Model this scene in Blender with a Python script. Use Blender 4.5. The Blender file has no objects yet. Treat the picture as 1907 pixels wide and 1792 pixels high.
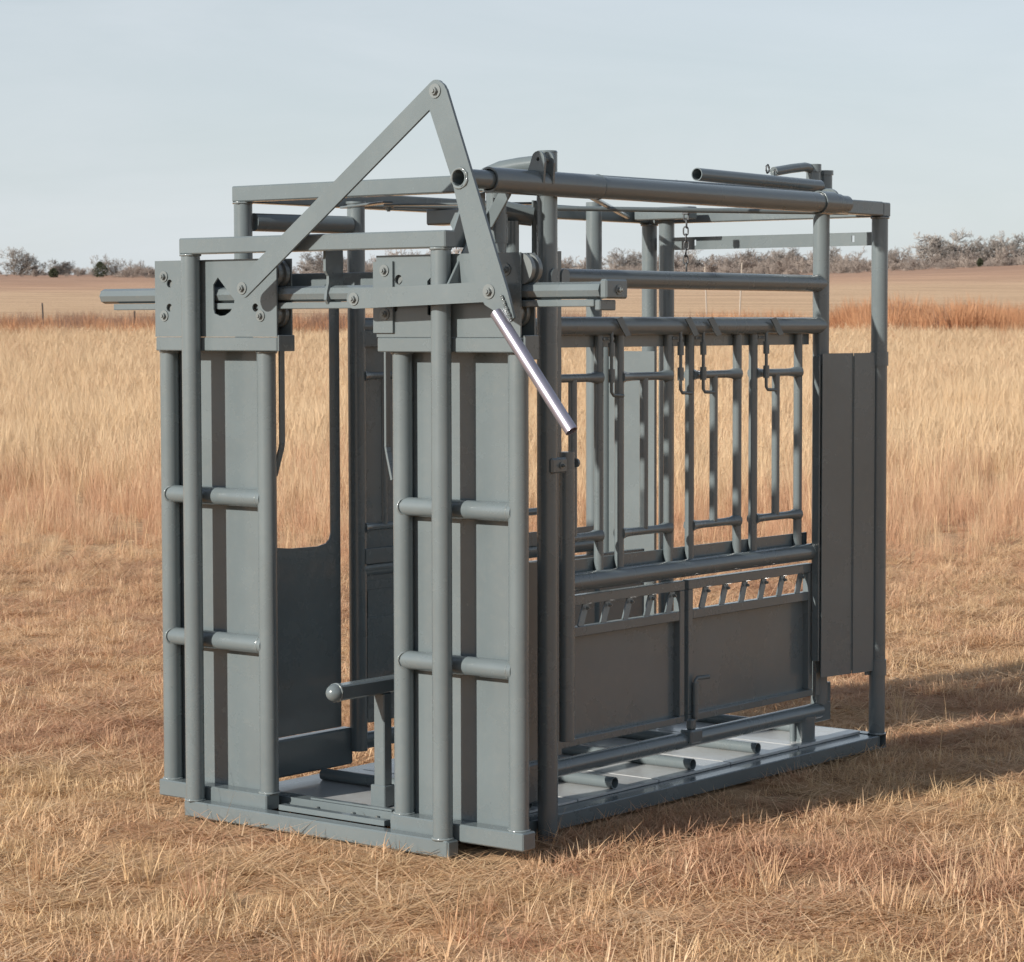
import bpy, math, random
import numpy as np
from mathutils import Vector, Matrix, noise as mnoise
from mathutils.geometry import tessellate_polygon

random.seed(7); rng = np.random.default_rng(7)
sc = bpy.context.scene
col = sc.collection

# ------------------------------------------------------------------ camera
YAW, PITCH, ROLL = -0.6693, 0.0596, -0.0020
CAM = Vector((5.943, -5.811, 1.566))
cam_d = bpy.data.cameras.new('camera'); cam = bpy.data.objects.new('camera', cam_d); col.objects.link(cam)
fw = Vector((math.sin(YAW)*math.cos(PITCH), math.cos(YAW)*math.cos(PITCH), -math.sin(PITCH)))
rt = Vector((math.cos(YAW), -math.sin(YAW), 0)); up = rt.cross(fw)
c_, s_ = math.cos(ROLL), math.sin(ROLL)
rt, up = c_*rt + s_*up, -s_*rt + c_*up
cam.matrix_world = Matrix(((rt.x, up.x, -fw.x, CAM.x), (rt.y, up.y, -fw.y, CAM.y), (rt.z, up.z, -fw.z, CAM.z), (0, 0, 0, 1)))
cam_d.sensor_fit = 'HORIZONTAL'; cam_d.sensor_width = 36.0; cam_d.lens = 36.0*4829.4/1907.0
cam_d.clip_start = 0.1; cam_d.clip_end = 8000
cam_d.dof.use_dof = True; cam_d.dof.focus_distance = 8.5; cam_d.dof.aperture_fstop = 20.0
sc.camera = cam
DH = Vector((math.sin(YAW), math.cos(YAW), 0)); RH = Vector((math.cos(YAW), -math.sin(YAW), 0))

# ------------------------------------------------------------------ sky and sun
SUN_DIR = Vector((0.20, 1.0, -0.45)).normalized()          # the way the light travels
elev = math.asin(-SUN_DIR.z); azim = math.atan2(-SUN_DIR.x, -SUN_DIR.y)   # measured from +Y towards +X
world = bpy.data.worlds.new('World'); sc.world = world; world.use_nodes = True
wn = world.node_tree.nodes; wl = world.node_tree.links; wn.clear()
wo = wn.new('ShaderNodeOutputWorld'); bg = wn.new('ShaderNodeBackground')
sky = wn.new('ShaderNodeTexSky'); sky.sky_type = 'NISHITA'; sky.sun_disc = False
sky.sun_elevation = elev; sky.sun_rotation = azim; sky.air_density = 1.0; sky.dust_density = 1.0; sky.ozone_density = 1.0; sky.altitude = 600
SKY_STRENGTH = 0.083
bg.inputs['Strength'].default_value = SKY_STRENGTH
# thin high cloud veil over the whole dome
tc = wn.new('ShaderNodeTexCoord'); mp = wn.new('ShaderNodeMapping'); mp.inputs['Scale'].default_value = (1.6, 2.4, 9.0); mp.inputs['Rotation'].default_value = (0.1, 0.12, 0.6)
nz = wn.new('ShaderNodeTexNoise'); nz.inputs['Scale'].default_value = 1.7; nz.inputs['Detail'].default_value = 7; nz.inputs['Roughness'].default_value = 0.55; nz.inputs['Distortion'].default_value = 0.5
cr = wn.new('ShaderNodeValToRGB'); cr.color_ramp.elements[0].position = 0.3; cr.color_ramp.elements[0].color = (0.78, 0.78, 0.78, 1); cr.color_ramp.elements[1].position = 0.75; cr.color_ramp.elements[1].color = (1, 1, 1, 1)
mx = wn.new('ShaderNodeMix'); mx.data_type = 'RGBA'
wl.new(tc.outputs['Generated'], mp.inputs['Vector']); wl.new(mp.outputs['Vector'], nz.inputs['Vector']); wl.new(nz.outputs['Fac'], cr.inputs['Fac'])
# the veil is seen more edge-on, so thicker, toward the horizon
sz = wn.new('ShaderNodeSeparateXYZ'); wl.new(tc.outputs['Generated'], sz.inputs[0])
mr = wn.new('ShaderNodeMapRange'); mr.inputs['From Min'].default_value = 0.0; mr.inputs['From Max'].default_value = 0.6; mr.inputs['To Min'].default_value = 1.0; mr.inputs['To Max'].default_value = 0.28; wl.new(sz.outputs['Z'], mr.inputs['Value'])
vm = wn.new('ShaderNodeMath'); vm.operation = 'MULTIPLY'; wl.new(cr.outputs['Color'], vm.inputs[0]); wl.new(mr.outputs['Result'], vm.inputs[1]); wl.new(vm.outputs['Value'], mx.inputs['Factor']); wl.new(sky.outputs['Color'], mx.inputs['A'])
n2 = wn.new('ShaderNodeTexNoise'); n2.inputs['Scale'].default_value = 3.1; n2.inputs['Detail'].default_value = 8; n2.inputs['Roughness'].default_value = 0.6; n2.inputs['Distortion'].default_value = 0.8
mp2 = wn.new('ShaderNodeMapping'); mp2.inputs['Scale'].default_value = (1.5, 1.5, 7.0); mp2.inputs['Rotation'].default_value = (0.05, -0.08, 0.3); wl.new(tc.outputs['Generated'], mp2.inputs['Vector']); wl.new(mp2.outputs['Vector'], n2.inputs['Vector'])
cc = wn.new('ShaderNodeValToRGB'); cc.color_ramp.elements[0].position = 0.32; cc.color_ramp.elements[0].color = (0.635, 0.695, 0.735, 1); cc.color_ramp.elements[1].position = 0.72; cc.color_ramp.elements[1].color = (0.705, 0.755, 0.80, 1)
wl.new(n2.outputs['Fac'], cc.inputs['Fac'])
vs_ = wn.new('ShaderNodeVectorMath'); vs_.operation = 'SCALE'; vs_.inputs['Scale'].default_value = 9.9; wl.new(cc.outputs['Color'], vs_.inputs[0]); wl.new(vs_.outputs['Vector'], mx.inputs['B'])
wl.new(mx.outputs['Result'], bg.inputs['Color']); wl.new(bg.outputs['Background'], wo.inputs['Surface'])

sun_d = bpy.data.lights.new('sun', 'SUN'); sun = bpy.data.objects.new('sun', sun_d); col.objects.link(sun)
sun_d.energy = 4.9; sun_d.angle = math.radians(1.1); sun_d.color = (1.0, 0.945, 0.86)
sun.rotation_euler = (-SUN_DIR).to_track_quat('Z', 'Y').to_euler(); sun.location = (-3, -14, 9)
sc.view_settings.view_transform = 'Standard'; sc.view_settings.look = 'None'; sc.view_settings.exposure = 0.32; sc.view_settings.gamma = 1.0
sc.cycles.use_adaptive_sampling = True; sc.cycles.adaptive_threshold = 0.02; sc.cycles.max_bounces = 5; sc.cycles.diffuse_bounces = 3; sc.cycles.glossy_bounces = 3; sc.cycles.transmission_bounces = 2; sc.cycles.caustics_reflective = False; sc.cycles.caustics_refractive = False

# ------------------------------------------------------------------ materials
def new_mat(name):
    m = bpy.data.materials.new(name); m.use_nodes = True
    nt = m.node_tree; return m, nt.nodes, nt.links, nt.nodes['Principled BSDF']
def ramp(n, stops):
    r = n.new('ShaderNodeValToRGB'); e = r.color_ramp.elements
    while len(e) < len(stops): e.new(0.5)
    for i, (p, c) in enumerate(stops): e[i].position = p; e[i].color = (*c, 1)
    return r
def paint(name, c, rough=0.36, spread=0.08, spec=0.5, metal=0.0, dust=0.25, coat=0.0):
    m, n, l, b = new_mat(name)
    t = n.new('ShaderNodeTexCoord'); a = n.new('ShaderNodeTexNoise'); a.inputs['Scale'].default_value = 2.3; a.inputs['Detail'].default_value = 8; a.inputs['Roughness'].default_value = 0.65
    l.new(t.outputs['Object'], a.inputs['Vector'])
    r = ramp(n, [(0.3, tuple(x*(1-spread) for x in c)), (0.7, tuple(x*(1+spread) for x in c))]); l.new(a.outputs['Fac'], r.inputs['Fac'])
    f = n.new('ShaderNodeTexNoise'); f.inputs['Scale'].default_value = 38; f.inputs['Detail'].default_value = 6; l.new(t.outputs['Object'], f.inputs['Vector'])
    dr = ramp(n, [(0.52, (0, 0, 0)), (0.78, (dust, dust, dust))]); l.new(f.outputs['Fac'], dr.inputs['Fac'])
    mxx = n.new('ShaderNodeMix'); mxx.data_type = 'RGBA'; l.new(dr.outputs['Color'], mxx.inputs['Factor']); l.new(r.outputs['Color'], mxx.inputs['A'])
    mxx.inputs['B'].default_value = (0.33, 0.29, 0.23, 1); l.new(mxx.outputs['Result'], b.inputs['Base Color'])
    rr = n.new('ShaderNodeMapRange'); rr.inputs['From Min'].default_value = 0.3; rr.inputs['From Max'].default_value = 0.75
    rr.inputs['To Min'].default_value = rough*0.82; rr.inputs['To Max'].default_value = rough*1.35; l.new(a.outputs['Fac'], rr.inputs['Value']); l.new(rr.outputs['Result'], b.inputs['Roughness'])
    b.inputs['Specular IOR Level'].default_value = spec; b.inputs['Metallic'].default_value = metal; b.inputs['Coat Weight'].default_value = coat; b.inputs['Coat Roughness'].default_value = 0.07
    bp = n.new('ShaderNodeBump'); bp.inputs['Strength'].default_value = 0.05; bp.inputs['Distance'].default_value = 0.002
    g = n.new('ShaderNodeTexNoise'); g.inputs['Scale'].default_value = 120; g.inputs['Detail'].default_value = 3; l.new(t.outputs['Object'], g.inputs['Vector'])
    l.new(g.outputs['Fac'], bp.inputs['Height'])
    rp = n.new('ShaderNodeTexNoise'); rp.inputs['Scale'].default_value = 3.2; rp.inputs['Detail'].default_value = 1.5; l.new(t.outputs['Object'], rp.inputs['Vector'])
    b2 = n.new('ShaderNodeBump'); b2.inputs['Strength'].default_value = 0.35; b2.inputs['Distance'].default_value = 0.012; l.new(rp.outputs['Fac'], b2.inputs['Height']); l.new(b2.outputs['Normal'], bp.inputs['Normal'])
    l.new(bp.outputs['Normal'], b.inputs['Normal'])
    return m
M = {}
M['paint'] = paint('grey_green_enamel', (0.129, 0.155, 0.163), 0.26, dust=0.06, coat=0.35)
M['floor'] = paint('floor_enamel', (0.42, 0.43, 0.43), 0.30, dust=0.45, spread=0.18, coat=0.3)
M['steel'] = paint('bare_steel_tube', (0.38, 0.365, 0.43), 0.34, metal=0.8, spread=0.18, dust=0.15)
M['bolt'] = paint('painted_bolt', (0.20, 0.22, 0.22), 0.30, metal=0.25, dust=0.0)
M['weld'] = paint('painted_weld', (0.17, 0.195, 0.198), 0.13, dust=0.0, coat=0.8)
M['chain'] = paint('dark_chain', (0.10, 0.105, 0.11), 0.4, metal=0.5, dust=0.0)
M['post'] = paint('fence_steel', (0.07, 0.06, 0.055), 0.7, dust=0.0)
M['palepost'] = paint('fence_pale', (0.45, 0.40, 0.34), 0.7, dust=0.0)

def veg(name, stops, tip=None, trans=0.36, rough=0.75):
    """stops: colours picked by blade and clump; tip: colour toward the tips."""
    m, n, l, b = new_mat(name)
    at = n.new('ShaderNodeAttribute'); at.attribute_name = 'tone'
    oi = n.new('ShaderNodeObjectInfo')
    add = n.new('ShaderNodeMath'); add.operation = 'MULTIPLY_ADD'; add.inputs[1].default_value = 0.55; l.new(oi.outputs['Random'], add.inputs[0])
    mu = n.new('ShaderNodeMath'); mu.operation = 'MULTIPLY'; mu.inputs[1].default_value = 0.45; l.new(at.outputs['Fac'], mu.inputs[0]); l.new(mu.outputs['Value'], add.inputs[2])
    r = ramp(n, stops); l.new(add.outputs['Value'], r.inputs['Fac']); cur = r.outputs['Color']
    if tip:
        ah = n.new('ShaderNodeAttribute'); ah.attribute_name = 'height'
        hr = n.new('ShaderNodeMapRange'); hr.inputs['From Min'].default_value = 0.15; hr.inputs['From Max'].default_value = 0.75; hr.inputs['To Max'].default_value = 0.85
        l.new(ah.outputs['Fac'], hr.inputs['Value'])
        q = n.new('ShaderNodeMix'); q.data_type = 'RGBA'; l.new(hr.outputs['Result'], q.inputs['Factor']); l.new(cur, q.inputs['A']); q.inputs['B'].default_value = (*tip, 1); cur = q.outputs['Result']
    l.new(cur, b.inputs['Base Color']); b.inputs['Roughness'].default_value = rough; b.inputs['Specular IOR Level'].default_value = 0.25
    if trans:
        tr = n.new('ShaderNodeBsdfTranslucent'); l.new(cur, tr.inputs['Color']); ms = n.new('ShaderNodeMixShader'); ms.inputs['Fac'].default_value = trans
        out = n['Material Output']; l.new(b.outputs['BSDF'], ms.inputs[1]); l.new(tr.outputs['BSDF'], ms.inputs[2]); l.new(ms.outputs['Shader'], out.inputs['Surface'])
    return m
M['short'] = veg('cut_straw', [(0.0, (0.42, 0.235, 0.125)), (0.25, (0.63, 0.405, 0.24)), (0.55, (0.74, 0.51, 0.31)), (0.85, (0.82, 0.62, 0.415)), (1.0, (0.62, 0.345, 0.205))])
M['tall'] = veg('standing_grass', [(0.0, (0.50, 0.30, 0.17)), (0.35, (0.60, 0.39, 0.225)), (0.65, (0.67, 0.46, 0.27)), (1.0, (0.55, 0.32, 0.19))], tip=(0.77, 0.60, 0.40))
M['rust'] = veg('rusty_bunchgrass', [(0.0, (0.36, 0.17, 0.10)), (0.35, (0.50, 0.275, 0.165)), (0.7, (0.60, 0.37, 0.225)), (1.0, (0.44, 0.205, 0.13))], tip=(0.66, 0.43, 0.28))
M['weed'] = veg('russet_bunchgrass', [(0.0, (0.36, 0.14, 0.07)), (0.5, (0.50, 0.235, 0.12)), (1.0, (0.55, 0.33, 0.19))], tip=(0.58, 0.32, 0.175))
M['greyweed'] = veg('grey_dead_weed', [(0.0, (0.20, 0.13, 0.10)), (0.5, (0.30, 0.19, 0.14)), (1.0, (0.40, 0.22, 0.13))])
M['straw'] = veg('pale_straw', [(0.0, (0.62, 0.415, 0.225)), (1.0, (0.78, 0.585, 0.365))])
M['bark'] = veg('winter_bark', [(0.0, (0.17, 0.15, 0.137)), (0.5, (0.24, 0.215, 0.195)), (1.0, (0.31, 0.28, 0.255))], trans=0)
M['brush'] = veg('winter_brush', [(0.0, (0.20, 0.17, 0.155)), (0.4, (0.27, 0.23, 0.205)), (0.7, (0.33, 0.275, 0.235)), (1.0, (0.28, 0.24, 0.22))], trans=0)
M['cedar'] = veg('cedar_green', [(0.0, (0.035, 0.045, 0.025)), (1.0, (0.07, 0.075, 0.045))], trans=0.1)

def ground_mat():
    m, n, l, b = new_mat('prairie_soil')
    g = n.new('ShaderNodeNewGeometry')
    dot = n.new('ShaderNodeVectorMath'); dot.operation = 'DOT_PRODUCT'; dot.inputs[1].default_value = (DH.x, DH.y, 0); l.new(g.outputs['Position'], dot.inputs[0])
    off = n.new('ShaderNodeMath'); off.operation = 'SUBTRACT'; off.inputs[1].default_value = CAM.x*DH.x + CAM.y*DH.y; l.new(dot.outputs['Value'], off.inputs[0])
    w = n.new('ShaderNodeTexNoise'); w.inputs['Scale'].default_value = 0.02; w.inputs['Detail'].default_value = 5; l.new(g.outputs['Position'], w.inputs['Vector'])
    lg = n.new('ShaderNodeMath'); lg.operation = 'LOGARITHM'; lg.inputs[1].default_value = 10.0
    mxm = n.new('ShaderNodeMath'); mxm.operation = 'MAXIMUM'; mxm.inputs[1].default_value = 1.0; l.new(off.outputs['Value'], mxm.inputs[0]); l.new(mxm.outputs['Value'], lg.inputs[0])
    wa = n.new('ShaderNodeMath'); wa.operation = 'MULTIPLY_ADD'; wa.inputs[1].default_value = 0.10; l.new(w.outputs['Fac'], wa.inputs[0]); l.new(lg.outputs['Value'], wa.inputs[2])
    dv = n.new('ShaderNodeMath'); dv.operation = 'DIVIDE'; dv.inputs[1].default_value = 3.2; l.new(wa.outputs['Value'], dv.inputs[0])
    L = lambda d: (math.log10(d)+0.05)/3.2
    r = ramp(n, [(0.0, (0.52, 0.345, 0.205)), (L(17), (0.52, 0.34, 0.20)), (L(20), (0.52, 0.34, 0.20)), (L(82), (0.56, 0.385, 0.225)), (L(90), (0.40, 0.235, 0.14)), (L(106), (0.50, 0.34, 0.22)),
                 (L(130), (0.61, 0.43, 0.275)), (L(330), (0.62, 0.44, 0.29)), (L(420), (0.50, 0.325, 0.225)), (L(560), (0.38, 0.25, 0.185))])
    l.new(dv.outputs['Value'], r.inputs['Fac'])
    # patches of litter and bare soil near by, faint streaks far off
    p = n.new('ShaderNodeTexNoise'); p.inputs['Scale'].default_value = 5.5; p.inputs['Detail'].default_value = 9; p.inputs['Roughness'].default_value = 0.72; l.new(g.outputs['Position'], p.inputs['Vector'])
    pr = ramp(n, [(0.32, (0.55, 0.52, 0.50)), (0.5, (0.9, 0.88, 0.86)), (0.68, (1.3, 1.3, 1.28))]); l.new(p.outputs['Fac'], pr.inputs['Fac'])
    st = n.new('ShaderNodeTexNoise'); st.inputs['Scale'].default_value = 0.35; st.inputs['Detail'].default_value = 6
    mpp = n.new('ShaderNodeMapping'); mpp.inputs['Rotation'].default_value = (0, 0, -YAW); mpp.inputs['Scale'].default_value = (0.10, 1.0, 1.0); l.new(g.outputs['Position'], mpp.inputs['Vector']); l.new(mpp.outputs['Vector'], st.inputs['Vector'])
    sr = ramp(n, [(0.3, (0.66, 0.62, 0.62)), (0.5, (0.96, 0.95, 0.95)), (0.7, (1.16, 1.17, 1.17))]); l.new(st.outputs['Fac'], sr.inputs['Fac'])
    m1 = n.new('ShaderNodeMix'); m1.data_type = 'RGBA'; m1.blend_type = 'MULTIPLY'; m1.inputs['Factor'].default_value = 1; l.new(r.outputs['Color'], m1.inputs['A']); l.new(pr.outputs['Color'], m1.inputs['B'])
    m2 = n.new('ShaderNodeMix'); m2.data_type = 'RGBA'; m2.blend_type = 'MULTIPLY'; m2.inputs['Factor'].default_value = 1; l.new(m1.outputs['Result'], m2.inputs['A']); l.new(sr.outputs['Color'], m2.inputs['B'])
    l.new(m2.outputs['Result'], b.inputs['Base Color']); b.inputs['Roughness'].default_value = 0.9; b.inputs['Specular IOR Level'].default_value = 0.1
    bp = n.new('ShaderNodeBump'); bp.inputs['Strength'].default_value = 0.6; bp.inputs['Distance'].default_value = 0.03; l.new(p.outputs['Fac'], bp.inputs['Height']); l.new(bp.outputs['Normal'], b.inputs['Normal'])
    return m
M['ground'] = ground_mat()

# ------------------------------------------------------------------ mesh helpers
def basis(a):
    a = Vector(a).normalized(); h = Vector((0, 0, 1)) if abs(a.z) < 0.9 else Vector((1, 0, 0))
    u = a.cross(h).normalized(); return a, u, u.cross(a).normalized()
class MB:
    """collects shapes; build() links them as one mesh object"""
    def __init__(s): s.v = []; s.f = []; s.sm = []
    def add(s, vs, fs, smooth=False):
        o = len(s.v); s.v += [tuple(x) for x in vs]
        for f in fs: s.f.append(tuple(o+i for i in f)); s.sm.append(smooth)
        return s
    def box(s, a, b, ch=0.0022):
        a = [min(p, q) for p, q in zip(a, b)] if True else a
        return s
    def obox(s, c, ax, ay, az, hx, hy, hz, ch=0.0022):
        c = Vector(c); ch = min(ch, hx*0.45, hy*0.45, hz*0.45)
        vs = []; idx = {}
        for sx in (-1, 1):
            for sy in (-1, 1):
                for sz in (-1, 1):
                    for k in range(3):
                        d = [sx*hx, sy*hy, sz*hz]
                        for j, sg in enumerate((sx, sy, sz)):
                            if j != k: d[j] -= sg*ch
                        idx[(sx, sy, sz, k)] = len(vs); vs.append(c + ax*d[0] + ay*d[1] + az*d[2])
        fs = []
        def q(lst, outward):
            p = [vs[i] for i in lst]; nrm = (p[1]-p[0]).cross(p[2]-p[0])
            fs.append(lst if nrm.dot(outward) > 0 else lst[::-1])
        A = (ax, ay, az)
        for k in range(3):
            i, j = [x for x in range(3) if x != k]
            for sg in (-1, 1):
                ring = []
                for (p, r) in ((-1, -1), (1, -1), (1, 1), (-1, 1)):
                    t = [0, 0, 0]; t[k] = sg; t[i] = p; t[j] = r; ring.append(idx[(*t, k)])
                q(ring, A[k]*sg)
        for k in range(3):                                   # edges along axis k
            i, j = [x for x in range(3) if x != k]
            for p in (-1, 1):
                for r in (-1, 1):
                    t0 = [0, 0, 0]; t1 = [0, 0, 0]; t0[k] = -1; t1[k] = 1
                    for t in (t0, t1): t[i] = p; t[j] = r
                    q([idx[(*t0, i)], idx[(*t1, i)], idx[(*t1, j)], idx[(*t0, j)]], A[i]*p + A[j]*r)
        for sx in (-1, 1):
            for sy in (-1, 1):
                for sz in (-1, 1): q([idx[(sx, sy, sz, k)] for k in range(3)], ax*sx + ay*sy + az*sz)
        return s.add(vs, fs)
    def box(s, a, b, ch=0.0022):
        a = Vector(a); b = Vector(b); h = (b-a)/2
        return s.obox((a+b)/2, Vector((1, 0, 0)), Vector((0, 1, 0)), Vector((0, 0, 1)), abs(h.x), abs(h.y), abs(h.z), ch)
    def bar(s, p, q, w, t, side=(0, 0, 1), ch=0.0015):
        """straight bar p->q; w across 'side', t across the third axis"""
        p = Vector(p); q = Vector(q); a = (q-p).normalized(); sd = Vector(side); sd = (sd - a*sd.dot(a)).normalized(); th = a.cross(sd)
        return s.obox((p+q)/2, a, sd, th, (q-p).length/2, w/2, t/2, ch)
    def tube(s, p, q, r, n=20, r2=None, wall=0.0, caps=True):
        p = Vector(p); q = Vector(q); a, u, w = basis(q-p); r2 = r if r2 is None else r2
        ring = lambda c, rad: [c + (u*math.cos(2*math.pi*i/n) + w*math.sin(2*math.pi*i/n))*rad for i in range(n)]
        s.add(ring(p, r) + ring(q, r2), [(i, (i+1) % n, n+(i+1) % n, n+i)[::-1] for i in range(n)], True)
        if wall:
            s.add(ring(p, r-wall) + ring(q, r2-wall), [(i, (i+1) % n, n+(i+1) % n, n+i) for i in range(n)], True)
            for c, ro, fl in ((p, r, 1), (q, r2, 0)):
                fs = [(i, (i+1) % n, n+(i+1) % n, n+i) for i in range(n)]
                s.add(ring(c, ro) + ring(c, ro-wall), fs if fl else [f[::-1] for f in fs])
        elif caps:
            s.add(ring(p, r), [tuple(range(n))]); s.add(ring(q, r2), [tuple(range(n))[::-1]])
        return s
    def path(s, pts, r, n=10):
        """bent round rod through pts"""
        pts = [Vector(p) for p in pts]; rings = []
        for i, p in enumerate(pts):
            d = (pts[min(i+1, len(pts)-1)] - pts[max(i-1, 0)]); a, u, w = basis(d)
            if rings:                                        # keep the frame from twisting
                u = (pu - a*pu.dot(a)).normalized(); w = u.cross(a).normalized()
            pu = u; rings.append([p + (u*math.cos(2*math.pi*k/n) + w*math.sin(2*math.pi*k/n))*(r if not hasattr(r, '__len__') else r[i]) for k in range(n)])
        vs = [v for g in rings for v in g]; fs = []
        for i in range(len(pts)-1):
            for k in range(n): fs.append((i*n+k, i*n+(k+1) % n, (i+1)*n+(k+1) % n, (i+1)*n+k))
        s.add(vs, fs, True); s.add(rings[0], [tuple(range(n))[::-1]]); s.add(rings[-1], [tuple(range(n))]); return s
    def plate(s, outline, holes, O, U, V, t):
        """flat plate: outline and holes in (u, v), thickness t along U x V, centred on O's plane"""
        O = Vector(O); U = Vector(U); V = Vector(V); N = U.cross(V).normalized()*t/2
        loops = [outline] + list(holes)
        area = lambda L: sum(L[i][0]*L[(i+1) % len(L)][1] - L[(i+1) % len(L)][0]*L[i][1] for i in range(len(L)))
        loops = [L if (area(L) > 0) == (k == 0) else L[::-1] for k, L in enumerate(loops)]
        tri = tessellate_polygon([[Vector((x, y, 0)) for x, y in L] for L in loops])
        flat = [p for L in loops for p in L]
        P = [O + U*x + V*y for x, y in flat]
        fr = []; bk = []
        for t3 in tri:
            a, b, c = [Vector((*flat[i], 0)) for i in t3]
            if (b-a).cross(c-a).z < 0: t3 = t3[::-1]
            fr.append(tuple(t3)); bk.append(tuple(t3)[::-1])
        s.add([p+N for p in P], fr); s.add([p-N for p in P], bk)
        o = 0
        for L in loops:
            n = len(L); ring = P[o:o+n]; o += n
            s.add([p+N for p in ring] + [p-N for p in ring], [(i, n+i, n+(i+1) % n, (i+1) % n) for i in range(n)])
        return s
    def ring_weld(s, c, axis, R, r=0.0045, n=26, m=6):
        c = Vector(c); a, u, w = basis(axis); vs = []; fs = []
        for i in range(n):
            th = 2*math.pi*i/n; e = u*math.cos(th) + w*math.sin(th); rr = r*(0.45+0.75*random.random())
            for k in range(m):
                ph = 2*math.pi*k/m; vs.append(c + e*(R + rr*math.cos(ph)) + a*(rr*math.sin(ph)))
        for i in range(n):
            for k in range(m): fs.append((i*m+k, ((i+1) % n)*m+k, ((i+1) % n)*m+(k+1) % m, i*m+(k+1) % m))
        return s.add(vs, fs, True)
    def build(s, name, mat, parent=None, **props):
        me = bpy.data.meshes.new(name); me.from_pydata(s.v, [], s.f); me.update()
        me.polygons.foreach_set('use_smooth', s.sm); me.materials.append(M[mat])
        o = bpy.data.objects.new(name, me); col.objects.link(o)
        if parent: o.parent = parent
        for k, v in props.items(): o[k] = v
        return o
def circ(cx, cy, r, n=18, a0=0.0, a1=2*math.pi):
    full = abs(a1-a0-2*math.pi) < 1e-6; m = n if full else n+1
    return [(cx + r*math.cos(a0+(a1-a0)*i/n), cy + r*math.sin(a0+(a1-a0)*i/n)) for i in range(m)]
def tag(o, label, cat, group=None, kind=None):
    o['label'] = label
    if cat: o['category'] = cat
    if group: o['group'] = group
    if kind: o['kind'] = kind
    return o
def empty(name, loc=(0, 0, 0)):
    o = bpy.data.objects.new(name, None); o.location = loc; o.empty_display_size = 0.2; col.objects.link(o); return o

# ------------------------------------------------------------------ ground
PT = [-3000, 22, 40, 85, 120, 250, 400, 560, 700, 1000, 5000]; PZ = [0, 0, 0.25, 1.18, 1.85, 4.3, 7.2, 13.0, 15.6, 17.4, 20.0]
def st_of(x, y):
    d = Vector((x-CAM.x, y-CAM.y, 0)); return d.dot(RH), d.dot(DH)
def xy_of(s, t):
    p = CAM + RH*s + DH*t; return p.x, p.y
def height(s, t):
    z = float(np.interp(t, PT, PZ)); x, y = xy_of(s, t)
    far = max(0.0, min(1.0, (t-150)/300)); z += far*(1.5*mnoise.noise((s*0.012, t*0.006, 3.1)) + 1.2*max(-0.2, min(1.3, (s-20)/60)))
    cx, cy = x-0.55, y-1.3; k = min(1.0, max(0.0, (math.hypot(cx*1.3, cy) - 1.75)/1.2))
    near = max(0.0, 1-t/120) if t > 0 else 1.0
    z += k*near*(0.030*mnoise.noise((x*0.9, y*0.9, 0)) + 0.022*mnoise.noise((x*2.7, y*2.7, 5)) + 0.012*mnoise.noise((x*7, y*7, 9)))
    return z
def grow(a, b, step, f):
    out = [a]
    while out[-1] < b: out.append(out[-1] + step); step *= f
    return out
ts = [-2500, -900, -300, -100, -40, -15, -6, 0, 2.5] + grow(4.2, 19.5, 0.10, 1.0) + grow(19.8, 5000, 0.4, 1.09)
sp = grow(0.0, 5.5, 0.12, 1.0) + grow(5.8, 3500, 0.35, 1.16)
ss = [-x for x in sp[:0:-1]] + sp
vs = []
for t in ts:
    for s in ss:
        x, y = xy_of(s, t); vs.append((x, y, height(s, t) - 0.012))
n = len(ss); fs = [(i*n+j, i*n+j+1, (i+1)*n+j+1, (i+1)*n+j) for i in range(len(ts)-1) for j in range(n-1)]
g = MB(); g.v = vs; g.f = fs; g.sm = [True]*len(fs)
ground = g.build('ground', 'ground', kind='structure')

# ------------------------------------------------------------------ the squeeze chute
chute = empty('squeeze_chute', (0.55, 1.27, 0))
tag(chute, 'grey painted steel cattle squeeze chute standing on the dry grass', 'cattle chute')
chute.location = (0, 0, 0)
R60 = 0.03015
def P(name, mb, mat='paint', parent=chute, **k): return mb.build(name, mat, parent, **k)
def bolt(parent, c, axis=(0, -1, 0), r=0.010, h=0.009, washer=True):
    c = Vector(c); a = Vector(axis); m = MB()
    if washer: m.tube(c, c+a*0.003, r*1.75, 18)
    m.tube(c+a*0.003, c+a*(0.003+h), r, 6); m.tube(c+a*(0.003+h), c+a*(0.007+h), r*0.55, 10)
    return P('bolt', m, 'bolt', parent)

# front frame
sill = P('front_sill', MB().box((0, 0, 0), (1.099, 0.0508, 0.0508), 0.004))
header = P('front_header', MB().box((0, 0, 1.795), (1.099, 0.0508, 1.846), 0.004))
for x in (0.028, 1.062):
    po = P('front_post', MB().tube((x, 0.0254, 0.0508), (x, 0.0254, 1.795), R60, 32))
    P('weld_bead', MB().ring_weld((x, 0.0254, 0.053), (0, 0, 1), R60+0.001), 'weld', po)
    P('weld_bead', MB().ring_weld((x, 0.0254, 1.793), (0, 0, 1), R60+0.001), 'weld', po)
P('sill_end', MB().box((1.0995, 0.004, 0.004), (1.103, 0.047, 0.047)), parent=sill)

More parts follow.
